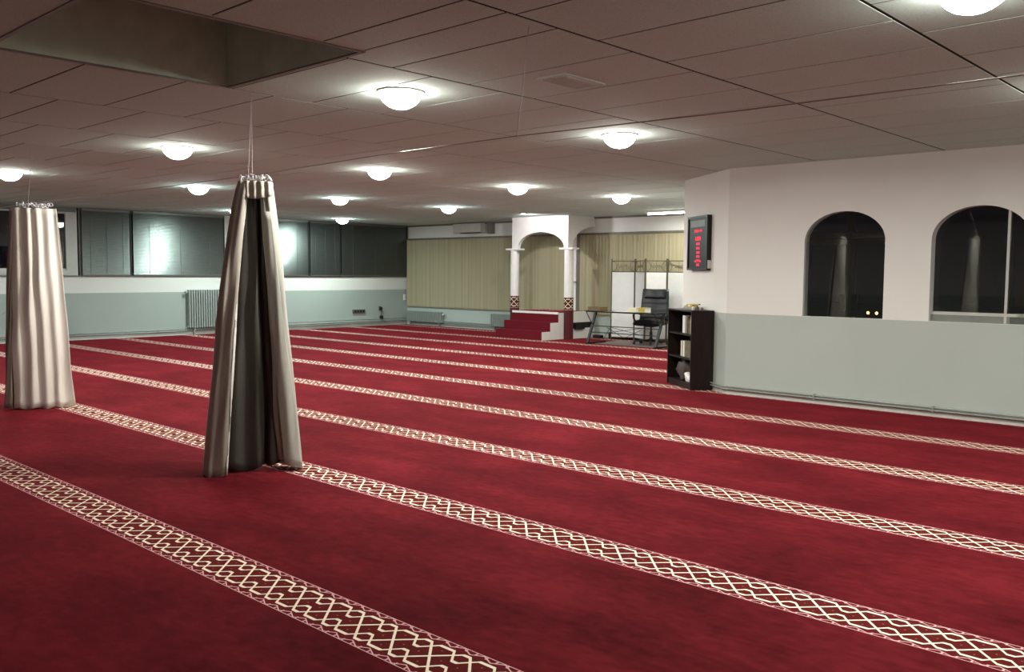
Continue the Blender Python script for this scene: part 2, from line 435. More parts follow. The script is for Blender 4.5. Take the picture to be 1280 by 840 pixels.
# drop interior shared faces
dead = {}
for f in wr.bm.faces:
    k = tuple(sorted(v.index for v in f.verts))
wr.bm.verts.index_update()
seen = {}
for f in wr.bm.faces: seen.setdefault(tuple(sorted(v.index for v in f.verts)), []).append(f)
bmesh.ops.delete(wr.bm, geom=[f for l in seen.values() if len(l) > 1 for f in l], context='FACES_ONLY')
wr.build('wall_right', 'wall')['kind'] = 'structure'
def wallpoly(p, q, th, name, z1=TOP, z0=0, mat='wall'):
    p, q = Vector(p), Vector(q); d = (q - p).normalized(); n = Vector((d.y, -d.x)) * th
    return tag(MB().prism([p, q, q + n, p + n], 'z', z0, z1).build(name, mat), kind='structure')
wallpoly(BEND, WEND, .12, 'wall_angled')
wallpoly(WEND + Vector((.07, .0)), (XB, 8.62), .10, 'wall_partition')
for i, (y0, y1) in enumerate(ARCH):
    e = struct('window_%d' % (8 + i), (XR + .075, (y0 + y1) / 2, 0), 0)
    pts = arch_pts(y0, y1); c = (y0 + y1) / 2; s_ = .985
    poly = [((y0 - c) * s_, AZ0 + .002)] + [((q[0] - c) * s_, q[1] - .006) for q in pts] + [((y1 - c) * s_, AZ0 + .002)]
    g = MB().prism(poly, 'x', -.003, .003).build('pane', 'glass', e)
    if i == 1:
        fb = MB(); fb.box(-.09, -.05, -.432, .432, 1.014, 1.044); fb.box(-.09, -.05, -.253, -.229, AZ0 + .003, 1.014); fb.box(-.09, -.05, -.253, -.229, 1.044, 2.015)
        fb.xf(Matrix.Translation((.075, 0, 0))); fb.build('window_frame', 'frame', struct('trim_8', (XR + .06, c, 0)))
        tag(MB().box(XR + .05, XR + .06, y0, y1, AZ0 + .001, 1.014).build('trim_9', 'panelgrey'), kind='structure')
    e.rotation_euler = (0, 0, math.radians([4.5, -4.5][i]))
# baseboards
tag(MB().box(XR - .006, XR, YN, BEND.y, 0, .055).build('baseboard_right', 'whitebase'), kind='structure')
b0 = BEND + NW * .006
wallpoly(BEND + NW * .008, WEND + NW * .008, .008, 'baseboard_angled', .055, 0, 'whitebase')
tag(MB().box(XN, XB, YL - .008, YL, 0, .08).build('baseboard_left', 'whitebase'), kind='structure')
tag(MB().box(XB - .008, XB, 8.6, YL, 0, .06).build('baseboard_back', 'whitebase'), kind='structure')

# heating pipes
def pipe(name_label, runs, r, brackets, axis):
    t = thing('heating_pipes', name_label, 'pipe')
    for pts in runs: MB().tube(pts, r, 10).build('pipe', 'pipe', t, smooth=True)
    for p in brackets:
        if axis == 'y': MB().box(p[0] - .012, XR, p[1] - .008, p[1] + .008, p[2] - .03, p[2] + .03).build('bracket', 'pipe', t)
        else: MB().box(p[0] - .008, p[0] + .008, p[1] - .012, YL, p[2] - .03, p[2] + .03).build('bracket', 'pipe', t)
bA = BEND + NW * .035; bW = BEND + DW * .9 + NW * .035
pipe('pair of thin grey pipes low along the wall under the arched openings',
     [[(XR - .035, YN + .1, z), (XR - .035, BEND.y - .06, z), (XR - .042, BEND.y + .01, z), (bA.x + DW.x * .08, bA.y + DW.y * .08, z), (bW.x, bW.y, z)] for z in (.092, .064)], .0095,
     [(XR - .035, 4.177, .078), (XR - .035, 2.95, .078), (XR - .035, 1.5, .078)], 'y')
pipe('thin grey pipes low along the window wall below the dark blinds',
     [[(XN + .1, YL - .04, z), (XB - .1, YL - .04, z)] for z in (.125, .088)] + [[(10.6, YL - .04, .18), (XB - .1, YL - .04, .18)]], .012,
     [(x, YL - .04, .105) for x in (4, 6.5, 8.6, 11.2, 13.2, 15)], 'x')
t = thing('heating_pipes', 'thin pipes low on the back wall between the small radiator and the steps', 'pipe')
for z in (.14, .10, .06): MB().tube([(XB - .04, 13.8, z), (XB - .04, 18.2, z)], .012, 8).build('pipe', 'pipe', t, smooth=True)

# ---- ceiling
OX0, OX1, OY0, OY1 = 1.66, 3.09, 4.06, 5.485
cb = MB()
for a in ((XN, OX0, YN, YL), (OX1, XB + .1, YN, YL), (OX0, OX1, YN, OY0), (OX0, OX1, OY1, YL)): cb.box(a[0], a[1], a[2], a[3], ZC + .0032, ZC + .05)
ceil = tag(cb.build('ceiling', 'grid'), kind='structure')
GAPY, GAPX = .0105, .0075
PX = .6345
tiles = []
for k in range(-4, 15):
    y0 = 1.645 + 1.295 * k; y1 = y0 + 1.295
    if y0 >= YL: break
    off = 3.775 if k % 2 == 0 else 3.775 - PX / 2
    j0 = int((XN - off) / PX) - 1
    for j in range(j0, j0 + 40):
        x0 = off + PX * j; x1 = x0 + PX
        rects = [(max(x0, XN), min(x1, XB), max(y0, YN), min(y1, YL))]
        if x0 < OX1 and x1 > OX0 and y0 < OY1 and y1 > OY0:
            a, b_, c, d = rects[0]; rects = []
            if a < OX0: rects.append((a, OX0, c, d))
            if b_ > OX1: rects.append((OX1, b_, c, d))
            if c < OY0: rects.append((max(a, OX0), min(b_, OX1), c, OY0))
            if d > OY1: rects.append((max(a, OX0), min(b_, OX1), OY1, d))
        for r in rects:
            if r[1] - r[0] > .05 and r[3] - r[2] > .05: tiles.append(r)
def vis(r):
    cx, cy = (r[0] + r[1]) / 2, (r[2] + r[3]) / 2
    ang = math.degrees(math.atan2(cy, cx)) - 43.1
    d = math.hypot(cx, cy)
    ok = abs(ang) < 38 and d > 1.9 and not (cx > XR + .3 and cy < 6.5)
    return (0 if ok else 1, d)
tiles.sort(key=vis)
def tile_bm(b, a):
    z0, z1, e = ZC, ZC + .0028, .0004
    x0, x1, y0, y1 = a[0] + GAPX, a[1] - GAPX, a[2] + GAPY, a[3] - GAPY
    lo = [b.bm.verts.new(p) for p in ((x0 + e, y0 + e, z0), (x1 - e, y0 + e, z0), (x1 - e, y1 - e, z0), (x0 + e, y1 - e, z0))]
    hi = [b.bm.verts.new(p) for p in ((x0, y0, z0 + e), (x1, y0, z0 + e), (x1, y1, z0 + e), (x0, y1, z0 + e))]
    tp = [b.bm.verts.new(p) for p in ((x0, y0, z1), (x1, y0, z1), (x1, y1, z1), (x0, y1, z1))]
    b.bm.faces.new(lo[::-1])
    for A, B in ((lo, hi), (hi, tp)):
        for i in range(4): b.bm.faces.new((A[i], A[(i + 1) % 4], B[(i + 1) % 4], B[i]))
cache = {}
for r in tiles[:298]:
    key = (round(r[1] - r[0], 3), round(r[3] - r[2], 3))
    cx, cy = (r[0] + r[1]) / 2, (r[2] + r[3]) / 2
    if key not in cache:
        b = MB(); tile_bm(b, (-key[0] / 2, key[0] / 2, -key[1] / 2, key[1] / 2))
        o = b.build('ceiling_tile', 'tile', ceil, fix=False); cache[key] = o.data
    else:
        o = bpy.data.objects.new('ceiling_tile', cache[key]); COL.objects.link(o); o.parent = ceil
    o.location = (cx, cy, random.uniform(-.0002, .0002))
b = MB()
for r in tiles[298:]: tile_bm(b, r)
tag(b.build('far_ceiling_tiles', 'tile', ceil, fix=False), kind='stuff')

# light well
e = struct('window_10')
sh = MB()
sh.box(OX0 - .03, OX0 + .004, OY0 - .03, OY1 + .03, ZC + .0, 3.7); sh.box(OX1 - .004, OX1 + .03, OY0 - .03, OY1 + .03, ZC + .0, 3.7)
sh.box(OX0, OX1, OY0 - .03, OY0 + .004, ZC + .0, 3.7); sh.box(OX0, OX1, OY1 - .004, OY1 + .03, ZC + .0, 3.7)
sh.build('shaft_lining', 'shaft', e)
tr = MB()
for a in ((OX0 - .02, OX0 + .006, OY0 - .02, OY1 + .02), (OX1 - .006, OX1 + .02, OY0 - .02, OY1 + .02), (OX0, OX1, OY0 - .02, OY0 + .006), (OX0, OX1, OY1 - .006, OY1 + .02)):
    tr.box(a[0], a[1], a[2], a[3], ZC - .006, ZC + .002)
tr.build('edge_trim', 'rail', e)
MB().lathe([(1.15, 3.66), (1.0, 3.85), (.6, 4.0), (.05, 4.05)], ((OX0 + OX1) / 2, (OY0 + OY1) / 2, 0), 24).build('dome_pane', 'night', e, smooth=True)

# vent in the ceiling
t = thing('ceiling_vent', 'square pale air vent set flush in a ceiling tile above the wire', 'vent', (4.44, 3.66, ZC - .004))
MB().box(-.20, .20, -.115, .115, -.004, .004).build('frame', 'tile', t)
for k in range(7): MB().obox((-.18, -.087 + k * .029, -.006), (.18, -.087 + k * .029, -.006), .018, .004, (0, .5, 1)).build('louvre', 'tile', t)

# ---- lamps
def lamp(x, y, label, warm=True, power=1.0, d=.285):
    x, y = x * .962, y * .962
    t = thing('ceiling_downlight', label, 'ceiling light', (x, y, ZC), 0, 'round ceiling downlights')
    r = d / 2
    MB().lathe([(r + .016, 0), (r + .016, -.010), (r + .002, -.012), (r, -.002)], (0, 0, 0), 32, False).build('trim_ring', 'white', t, smooth=True)
    MB().lathe([(r, -.006)] + [(r * math.cos(a * math.pi / 16), -.006 - .112 * math.sin(a * math.pi / 16)) for a in range(1, 8)] + [(.004, -.118)], (0, 0, 0), 24).build('diffuser', 'lampw' if warm else 'lampc', t, smooth=True)
    L = bpy.data.lights.new('lamp_light', 'AREA'); L.shape = 'DISK'; L.size = d * .8; L.energy = LAMP_W * power; L.color = WARM if warm else COOL
    lo = bpy.data.objects.new('lamp_light', L); COL.objects.link(lo); lo.parent = t; lo.location = (0, 0, -.122)
    return t
for a in [(4.10, 4.93, 'largest bright downlight, above the carpet right of the grey curtain and left of the canopy'),
          (6.68, 4.93, 'large bright downlight between the ceiling vent and the arched canopy'),
          (4.42, 8.88, 'bright downlight left of the grey curtain, right of the ceiling light well corner'),
          (7.03, 8.86, 'medium downlight nearest to the right of the top of the grey curtain'),
          (9.68, 8.97, 'medium downlight directly in front of and above the arched canopy'),
          (12.0, 8.80, 'downlight above the desk and folding screen'),
          (6.66, 12.74, 'small bluish downlight just left of the top of the grey curtain', False),
          (9.28, 12.79, 'upper of two small downlights stacked above the dark blinds', False),
          (11.92, 12.88, 'small downlight above the beige blind left of the canopy', False),
          (12.97, 17.78, 'lower of two small downlights, close above the dark blinds', False),
          (9.85, 17.2, 'small downlight half hidden by the left edge of the grey curtain', False),
          (4.06, 12.76, 'downlight at the left edge, above the ivory curtain'),
          (4.26, 1.26, 'downlight at the top right corner of the ceiling, cut by the frame'),
          (6.90, 1.25, 'added unseen downlight near the arched wall, lighting the right edge'),  # added out of view to light the right edge
          (4.10, 16.75, 'added unseen downlight near the window wall, lighting the left edge', False)]:  # added out of view to light the left edge
    lamp(*a)
# small spot over the canopy
t = thing('recessed_spot', 'tiny recessed spotlight in front of the arched canopy', 'ceiling light', (13.68, 12.52, ZC))
MB().lathe([(.07, 0), (.066, -.006), (.05, -.006), (.048, 0)], n=20, cap=False).build('trim_ring', 'white', t, smooth=True)
MB().lathe([(.048, -.002), (.02, -.006), (.003, -.007)], n=20).build('bulb', 'lampw', t, smooth=True)
L = bpy.data.lights.new('spot_light', 'SPOT'); L.energy = 52; L.spot_size = math.radians(140); L.spot_blend = .7; L.shadow_soft_size = .04; L.color = (1, .95, .98)
lo = bpy.data.objects.new('spot_light', L); COL.objects.link(lo); lo.parent = t; lo.location = (0, 0, -.03); lo.rotation_euler = (Vector((-.9, -.2, .5))).to_track_quat('Z', 'Y').to_euler()
# fluorescent batten
t = thing('tube_light', 'white fluorescent tube lamp at the ceiling edge beside the arched wall corner', 'ceiling light', (14.55, 9.45, ZC), 0)
MB().box(-.04, .04, -.62, .62, -.04, 0).build('batten', 'white', t)
MB().tube([(0, -.58, -.062), (0, .58, -.062)], .016, 12).build('tube', 'tube', t, smooth=True)
L = bpy.data.lights.new('tube_glow', 'AREA'); L.shape = 'RECTANGLE'; L.size = .05; L.size_y = 1.1; L.energy = 26; L.color = (1, .97, .9)
lo = bpy.data.objects.new('tube_glow', L); COL.objects.link(lo); lo.parent = t; lo.location = (0, 0, -.085)

# ------------------------------------------------------------------ curtain cable, cords
t = thing('curtain_cable', 'thin steel cable stretched across the room below the ceiling carrying the curtains', 'cable')
zs = [(-2.95, 2.05), (.8, 2.045), (1.26, 2.047), (1.9, 2.05), (3.0, 2.068), (4.1, 2.066), (5.3, 2.045), (7, 2.044), (9, 2.052), (14, 2.04), (YL - .02, 2.06)]
MB().tube([(3.25, y, z) for y, z in zs], .0027, 6).build('cable', 'steel', t, smooth=True)
for k, (a, b_) in enumerate(((5.60, 5.52), (5.60, 5.47), (9.80, 9.70), (3.02, 3.02))):
    MB().tube([(3.33, a, ZC), (3.25, b_, 2.06)], .0016 if k != 3 else .0022, 5).build('hanging_cord', 'thread', t)
for y in (-2.98, YL - .02): MB().lathe([(.02, 0), (.02, .02), (.008, .03)], (3.25, y, 2.04), 10).build('anchor', 'steel', t)

# ------------------------------------------------------------------ curtains
def catmull(P, n):
    out = []; N = len(P)
    for i in range(N - 1):
        p0, p1, p2, p3 = P[max(i - 1, 0)], P[i], P[i + 1], P[min(i + 2, N - 1)]
        for k in range(n):
            t_ = k / n
            out.append(tuple(.5 * (2 * b + (-a + c) * t_ + (2 * a - 5 * b + 4 * c - d) * t_ ** 2 + (-a + 3 * b - 3 * c + d) * t_ ** 3) for a, b, c, d in zip(p0, p1, p2, p3)))
    out.append(tuple(P[-1])); return out
def sheet(top, bot, z1, zb, nz=30, pw=.8, sub=8, wob=.006, seed=1, mid=None):
    """cloth hanging from plan curve `top` to plan curve `bot`; zb(s) is the hem height"""
    rnd = random.Random(seed); ph = [rnd.uniform(0, 6.28) for _ in range(4)]
    T, B = catmull(top, sub), catmull(bot, sub); b = MB(); rows = []
    for i in range(nz + 1):
        f = i / nz; row = []
        for k, (p, q) in enumerate(zip(T, B)):
            s = k / (len(T) - 1); g = f ** pw
            x, y = p[0] + (q[0] - p[0]) * g, p[1] + (q[1] - p[1]) * g
            wv = wob * (math.sin(9 * f + 5 * s + ph[0]) + .6 * math.sin(17 * f + 11 * s + ph[1])) * min(1, 3 * f)
            zz = z1 + (zb(s) - z1) * f
            row.append(b.bm.verts.new((x + wv * .6, y + wv, zz)))
        rows.append(row)
    for A, B_ in zip(rows, rows[1:]):
        for k in range(len(A) - 1): b.bm.faces.new((A[k], A[k + 1], B_[k + 1], B_[k]))
    return b
def solid(o, th=.004):
    m = o.modifiers.new('thickness', 'SOLIDIFY'); m.thickness = th; m.offset = 0
    return o
def rings(t, cx, cy, n, rad, z, mat='clear', seed=3):
    rnd = random.Random(seed); me = None
    for k in range(n):
        if me is None:
            b = MB(); b.tube([(math.cos(a * math.pi / 8) * .017, math.sin(a * math.pi / 8) * .017, 0) for a in range(16)], .0042, 6, closed=True)
            o = b.build('curtain_ring', mat, t, smooth=True); me = o.data
        else:
            o = bpy.data.objects.new('curtain_ring', me); COL.objects.link(o); o.parent = t
        o.location = (cx + (k / (n - 1) - .5) * 2 * rad, cy + rnd.uniform(-.012, .012), z + rnd.uniform(-.008, .014))
        o.rotation_euler = (rnd.uniform(.9, 1.9), rnd.uniform(-.7, .7), rnd.uniform(0, 3.1))
# local frame: +x = image right, +y = away from camera
# grey bunched curtain
CG = Vector((3.25, 5.50)); rg = math.atan2(CG.y, CG.x) - math.pi / 2
t = thing('bunched_curtain', 'tall grey curtain gathered on the cable, dark lining showing between two pale flaps', 'curtain', (CG.x, CG.y, 0), rg)
ZT = 2.0
# left flap (taupe)
topL = [(.04, .07), (-.04, .075), (-.07, .05), (-.078, .0), (-.06, -.04), (-.04, -.05), (-.025, -.058), (-.01, -.05), (-.0, -.03)]
botL = [(-.02, .22), (-.18, .20), (-.32, .10), (-.335, -.02), (-.30, -.09), (-.27, -.085), (-.24, -.10), (-.21, -.12), (-.182, -.12)]
solid(sheet(topL, botL, ZT, lambda s: .006 + .012 * math.sin(7 * s), pw=.72, seed=2).build('left_flap', 'taupe', t, smooth=True, fix=False))
edgeL0 = [(-.0, -.03), (-.006, -.015), (-.015, .0)]; edgeL1 = [(-.182, -.12), (-.174, -.105), (-.19, -.05)]
solid(sheet(edgeL0, edgeL1, ZT - .01, lambda s: .006 + .012 * math.sin(7), pw=.72, sub=4, seed=2).build('folded_edge', 'ivory', t, smooth=True, fix=False), .006)
# dark lining between
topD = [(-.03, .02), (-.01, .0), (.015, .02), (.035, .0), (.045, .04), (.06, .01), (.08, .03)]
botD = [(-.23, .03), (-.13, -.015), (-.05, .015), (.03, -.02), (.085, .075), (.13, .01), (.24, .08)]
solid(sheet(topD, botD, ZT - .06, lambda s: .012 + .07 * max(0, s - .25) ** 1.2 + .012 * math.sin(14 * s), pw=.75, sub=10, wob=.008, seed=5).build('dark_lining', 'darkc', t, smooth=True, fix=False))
# right flap: inner greenish side + outer pale flap, hem seam
topR = [(.06, .0), (.075, -.045), (.09, -.04), (.105, -.055), (.13, -.03), (.145, .0), (.13, .05), (.07, .075)]
botR = [(.15, .04), (.185, .0), (.22, .01), (.25, -.02), (.295, -.045), (.325, -.02), (.29, .10), (.12, .22)]
solid(sheet(topR, botR, ZT - .002, lambda s: .075 - .06 * min(1, max(0, (s - .3) / .35)), pw=.85, sub=8, seed=9).build('right_flap', 'greyc', t, smooth=True, fix=False))
topS = [(.070, -.045), (.10, -.067), (.13, -.070)]; botS = [(.205, -.04), (.265, -.065), (.325, -.035)]
solid(sheet(topS, botS, ZT - .20, lambda s: .05 - .03 * s, pw=1.0, sub=6, wob=.004, seed=12).build('front_flap', 'greyc', t, smooth=True, fix=False))
# gathered header tape
hd = [(-.08, .0), (-.065, -.045), (-.04, -.04), (-.02, -.062), (.0, -.045), (.025, -.065), (.045, -.05), (.07, -.068), (.095, -.05), (.12, -.06), (.147, -.01)]
solid(sheet(hd, [(a * 1.05, b_ * 1.03) for a, b_ in hd], ZT + .005, lambda s: ZT - .085 - .03 * math.sin(s * 3.14), nz=5, sub=6, wob=.002).build('header_tape', 'taupe', t, smooth=True, fix=False))
rings(t, .035, -.01, 16, .095, ZT + .025)
# ivory curtain
CI = Vector((3.25, 9.55)); ri = math.atan2(CI.y, CI.x) - math.pi / 2
t = thing('bunched_curtain', 'ivory white curtain with soft vertical folds, leftmost, hanging from the cable', 'curtain', (CI.x, CI.y, 0), ri)
def folds(w0, w1, n, amp, x0=0, seed=1, back=.0):
    rnd = random.Random(seed); P = []
    for k in range(n + 1):
        s = k / n; y = (-amp if k % 2 else amp * .6) * rnd.uniform(.6, 1.2) + back - .05 * math.sin(math.pi * s)
        P.append((w0 + (w1 - w0) * s + rnd.uniform(-.008, .008), y))
    return P
solid(sheet(folds(-.195, .20, 9, .016, seed=4), [(x * 1.0 + .03, y) for x, y in folds(-.27, .285, 9, .022, seed=8)], ZT - .0, lambda s: .01 + .008 * math.sin(20 * s), pw=1.05, sub=7, seed=6, wob=.008).build('front_cloth', 'ivory', t, smooth=True, fix=False))
solid(sheet([(-.21, .03), (-.20, .0), (-.19, -.01)], [(-.31, .06), (-.285, .03), (-.245, .0)], ZT - .03, lambda s: .02, sub=5).build('left_edge', 'backc', t, smooth=True, fix=False))
solid(sheet([(-.21, .03), (0, .10), (.20, .02)], [(-.31, .06), (0, .2), (.30, .03)], ZT - .0, lambda s: .02, sub=6).build('back_cloth', 'backc', t, smooth=True, fix=False))
rings(t, -.0, -.0, 18, .15, ZT + .03, seed=11)

# ------------------------------------------------------------------ arched canopy with steps
t = thing('arched_canopy', 'white arched canopy on two columns over the carpeted steps at the back wall', 'canopy', (14.6, 12.82, 0))
fy0, fy1 = -.78, .84      # local y
f = MB(); n = 24; ay0, ay1 = -.66, .68; sp, rise = 1.93, .345
top_ = ZC - .001
pts = [((ay0 + ay1) / 2 - (ay1 - ay0) / 2 * math.cos(math.pi * k / n), sp + rise * math.sin(math.pi * k / n)) for k in range(n + 1)]
for q, r in zip(pts, pts[1:]): f.prism([q, r, (r[0], top_), (q[0], top_)], 'x', -.04, .06)
f.box(-.04, .06, fy0, ay0, sp, top_); f.box(-.04, .06, ay1, fy1, sp, top_)
f.build('front_arch', 'white', t)
for nm, ya, yb in (('side_arch', fy0, fy0 + .09), ('side_arch', fy1 - .09, fy1)):
    s = MB(); m_ = 12; xe = .86
    q_ = [(.10 + (xe - .10) * (1 - math.cos(math.pi / 2 * k / m_)), sp + .47 * math.sin(math.pi / 2 * k / m_)) for k in range(m_ + 1)]
    for q, r in zip(q_, q_[1:]): s.prism([q, r, (r[0], top_), (q[0], top_)], 'y', ya, yb)
    s.box(.06, .10, ya, yb, sp, top_)
    s.build(nm, 'white', t)
for y in (-.775, .785):
    c = MB().lathe([(.10, 0), (.10, 1.02)], n=28).build('column_shaft', 'white', t, smooth=True, loc=(0, y, .875))
    MB().lathe([(.104, .0), (.104, .88)], n=28).build('column_sleeve', 'band', t, smooth=True, loc=(0, y, 0))
    MB().box(-.11, .11, y - .19, y + .19, 1.892, 1.93, .008).build('capital_slab', 'white', t)
t = thing('stepped_platform', 'white platform with three red carpeted steps under the arched canopy', 'steps', (14.6, 12.75, 0))
y0, y1 = -.66, .66
XS = [-.80, -.53, -.27]; ZS = [0, .175, .355, .52]
side = [(XS[0], 0), (XS[0], ZS[1]), (XS[1], ZS[1]), (XS[1], ZS[2]), (XS[2], ZS[2]), (XS[2], .56), (.86, .56), (.86, 0)]
s = MB()
s.prism(side, 'y', y0 + .0, y1 - .0)
s.build('platform_body', 'white', t)
for k in range(3):
    x1_ = XS[k + 1] if k < 2 else .80
    m_ = MB()
    m_.box(XS[k] - .012, XS[k], y0 + .004, y1 - .004, ZS[k] + .002, ZS[k + 1] + .012)
    if k < 2: m_.box(XS[k], x1_, y0 + .004, y1 - .004, ZS[k + 1], ZS[k + 1] + .012)
    m_.build('step_carpet', 'redcloth', t)
MB().box(XS[2] - .02, XS[2] + .01, y0, y1, .525, .572, .004).build('nosing', 'white', t)
MB().box(XS[2] + .01, .80, y0, y1, .56, .568).build('platform_carpet', 'carpet', t)
# side shelf panel right of the column
p = MB(); ps = -.755
p.box(.06, .85, ps, ps + .09, .345, .575); p.box(.06, .85, ps, ps + .09, 0, .215); p.box(.06, .10, ps, ps + .09, .215, .345)
p.build('side_panel', 'white', t)
MB().box(.10, .85, ps + .085, ps + .095, .21, .35).build('recess_back', 'dark', t)
tag(MB().box(14.72, 15.02, 11.93, 11.99, .20, .34, .008).build('black_case', 'blackfab'), 'flat black case lodged in the recess on the platform side', 'case')

# ------------------------------------------------------------------ folding screen
V2 = Vector
pts = [V2((15.10, 11.31)), V2((15.30, 10.84)), V2((15.07, 10.43)), V2((15.36, 10.09)), V2((15.24, 9.48))]
sc = thing('folding_screen', 'bronze framed folding screen with white cloth panels and scroll top, behind the office chair', 'screen', (pts[1].x, pts[1].y, 0))
org = pts[1]
for a, b_ in zip(pts, pts[1:]):
    a, b_ = a - org, b_ - org; d = (b_ - a); L_ = d.length; d.normalize(); a2, b2 = a + d * .012, b_ - d * .012
    f = MB()
    for q in (a2, b2): f.tube([(q.x, q.y, 0), (q.x, q.y, 1.70)], .012, 8)
    for z in (1.655, 1.43, .06): f.tube([(a2.x, a2.y, z), (b2.x, b2.y, z)], .0085, 6)
    fr = f.build('panel_frame', 'bronze', sc, smooth=True)
    c = MB(); c.prism([a2 + V2((-d.y, d.x)) * .002, b2 + V2((-d.y, d.x)) * .002, b2 - V2((-d.y, d.x)) * .002, a2 - V2((-d.y, d.x)) * .002], 'z', .065, 1.42)
    c.build('cloth_panel', 'screenfab', fr)
    g = MB()
    def PT(s, z): q = a + d * (s * L_); return (q.x, q.y, z)
    ms = 0.5
    def circ(cs, r, a0=0, a1=2 * math.pi, k=14): return [PT(cs + r * math.cos(a0 + (a1 - a0) * i / k) / L_, 1.5425 + r * math.sin(a0 + (a1 - a0) * i / k)) for i in range(k + 1)]
    g.tube(circ(.5, .022), .004, 5); g.tube(circ(.5 - .05 / L_, .022), .004, 5); g.tube(circ(.5 + .05 / L_, .022), .004, 5)
    g.tube([PT(.5, 1.43), PT(.5, 1.655)], .0035, 5)
    g.tube(circ(.02, .105, -1.4, 1.4), .005, 5); g.tube(circ(.98, .105, 1.74, 4.54), .005, 5)
    for s1, s2 in ((.22, .38), (.62, .78)):
        g.tube([PT(s1 + (s2 - s1) * i / 8, 1.5425 + .03 * math.sin(i / 8 * 2 * math.pi)) for i in range(9)], .004, 5)
    g.build('scroll_work', 'bronze', fr)

# ------------------------------------------------------------------ desk
t = thing('glass_desk', 'long glass topped desk with slanted black metal legs, beside the steps', 'desk', (14.13, 10.12, 0))
MB().box(-.34, .34, -.80, .86, .655, .667, .003).build('glass_top', 'topglass', t)
f = MB()
for y in (-.78, .82): f.tube([(-.32, y, .645), (.33, y, .645)], .012, 8)
f.tube([(-.32, -.78, .645), (-.32, .82, .645)], .010, 8); f.tube([(.33, -.78, .645), (.33, .82, .645)], .010, 8)
f.build('top_frame', 'blackmetal', t, smooth=True)
for y in (-.78, .82):
    MB().obox((-.28, y, .0), (-.005, y, .64), .032, .05, (0, 1, 0)).build('leg', 'blackmetal', t)
    MB().obox((-.31, y, .018), (.30, y, .018), .036, .035).build('foot', 'blackmetal', t)
    MB().obox((-.32, y, .64), (-.12, y, .38), .012, .012).build('brace', 'blackmetal', t)
for x, z in ((-.13, .36), (-.19, .235)):
    MB().tube([(x, -.78, z), (x, .82, z)], .009, 8).build('cross_rail', 'blackmetal', t, smooth=True)
f = MB()
for s in (-1, 1): f.tube([(-.15, .02 - s * .42, .34), (-.15, .02, .15 + .0), ], .005, 6)
f.tube([(-.13, -.38, .36), (-.19, .42, .235)], .005, 6); f.tube([(-.13, .42, .36), (-.19, -.38, .235)], .005, 6)
f.build('cross_brace', 'blackmetal', t)
def book(name, label, x, y, z, sx, sy, sz, rz, mat, cat='book', grp=None):
    t = thing(name, label, cat, (x, y, z), rz, grp)
    MB().box(-sx / 2, sx / 2, -sy / 2, sy / 2, 0, .004).box(-sx / 2, sx / 2, -sy / 2, sy / 2, sz - .004, sz).box(-sx / 2, -sx / 2 + .005, -sy / 2, sy / 2, .004, sz - .004).build('cover', mat, t)
    MB().box(-sx / 2 + .005, sx / 2 - .006, -sy / 2 + .006, sy / 2 - .006, .004, sz - .004).build('page_block', 'paper' if mat != 'brownbook' else 'brownbook', t)
book('thick_book', 'thick brown book lying at the left end of the glass desk', 14.0, 10.80, .667, .26, .30, .068, 0, 'brownbook')
book('book', 'cream book lying on the glass desk touching the mustard book', 14.0, 9.92, .667, .22, .19, .075, .05, 'cream')
book('book', 'mustard yellow book at the right of the cream book on the desk', 14.02, 9.70, .667, .20, .15, .085, -.05, 'yellow')
tag(MB().box(-.10, .10, -.15, .15, 0, .006, .001).build('paper_stack', 'paper', loc=(14.0, 10.17, .667)), 'low stack of white paper left of the cream book on the desk', 'paper')

# ------------------------------------------------------------------ chair mat, chair
tag(MB().box(14.05, 15.0, 9.3, 11.0, 0, .005).build('chair_mat', 'mat'), 'flat grey mat on the carpet under the office chair', 'mat')
CH = thing('office_chair', 'black leather executive office chair with red-brown armrests behind the desk', 'chair', (14.68, 10.0, .005), math.pi + .28)
b = MB()
for k in range(5):
    a = k * 2 * math.pi / 5 + .3
    b.obox((.03 * math.cos(a), .03 * math.sin(a), .085), (.35 * math.cos(a), .35 * math.sin(a), .062), .045, .026)
b.lathe([(.045, .07), (.045, .11), (.03, .12)], n=16)
b.build('star_base', 'blackmetal', CH)
for k in range(5):
    a = k * 2 * math.pi / 5 + .3; c = Vector((.34 * math.cos(a), .34 * math.sin(a), .026)); r = Vector((-math.sin(a), math.cos(a), 0))
    o = MB().tube([c - r * .022, c - r * .006], .026, 12).tube([c + r * .006, c + r * .022], .026, 12).tube([c, c + Vector((0, 0, .05))], .008, 8).build('caster', 'blackmetal', CH, smooth=True)
MB().lathe([(.028, .11), (.028, .24), (.018, .241), (.018, .36)], n=16).build('gas_column', 'blackmetal', CH, smooth=True)
MB().box(-.12, .12, -.10, .10, .345, .375, .01).build('tilt_plate', 'blackmetal', CH)
def cushion(nx, ny, w, l, th, fn=None, taper=0, e=.28):
    """pillowy block centred at origin: superellipsoid section"""
    b = MB(); top = {}; bot = {}
    for i in range(nx + 1):
        for j in range(ny + 1):
            u, v = 2 * i / nx - 1, 2 * j / ny - 1
            h = ((1 - abs(u) ** 5) * (1 - abs(v) ** 5)) ** e
            x, y = u * w / 2 * (1 - taper * (v + 1) / 2), v * l / 2
            for D, sg in ((top, 1), (bot, -1)):
                if h < 1e-6 and sg < 0: D[i, j] = top[i, j]; continue
                p = (x, y, sg * th / 2 * h); p = fn(p, u, v, sg) if fn else p
                D[i, j] = b.bm.verts.new(p)
    for i in range(nx):
        for j in range(ny):
            b.bm.faces.new((top[i, j], top[i + 1, j], top[i + 1, j + 1], top[i, j + 1]))
            q = (bot[i, j + 1], bot[i + 1, j + 1], bot[i + 1, j], bot[i, j]); b.bm.faces.new(q)
    return b
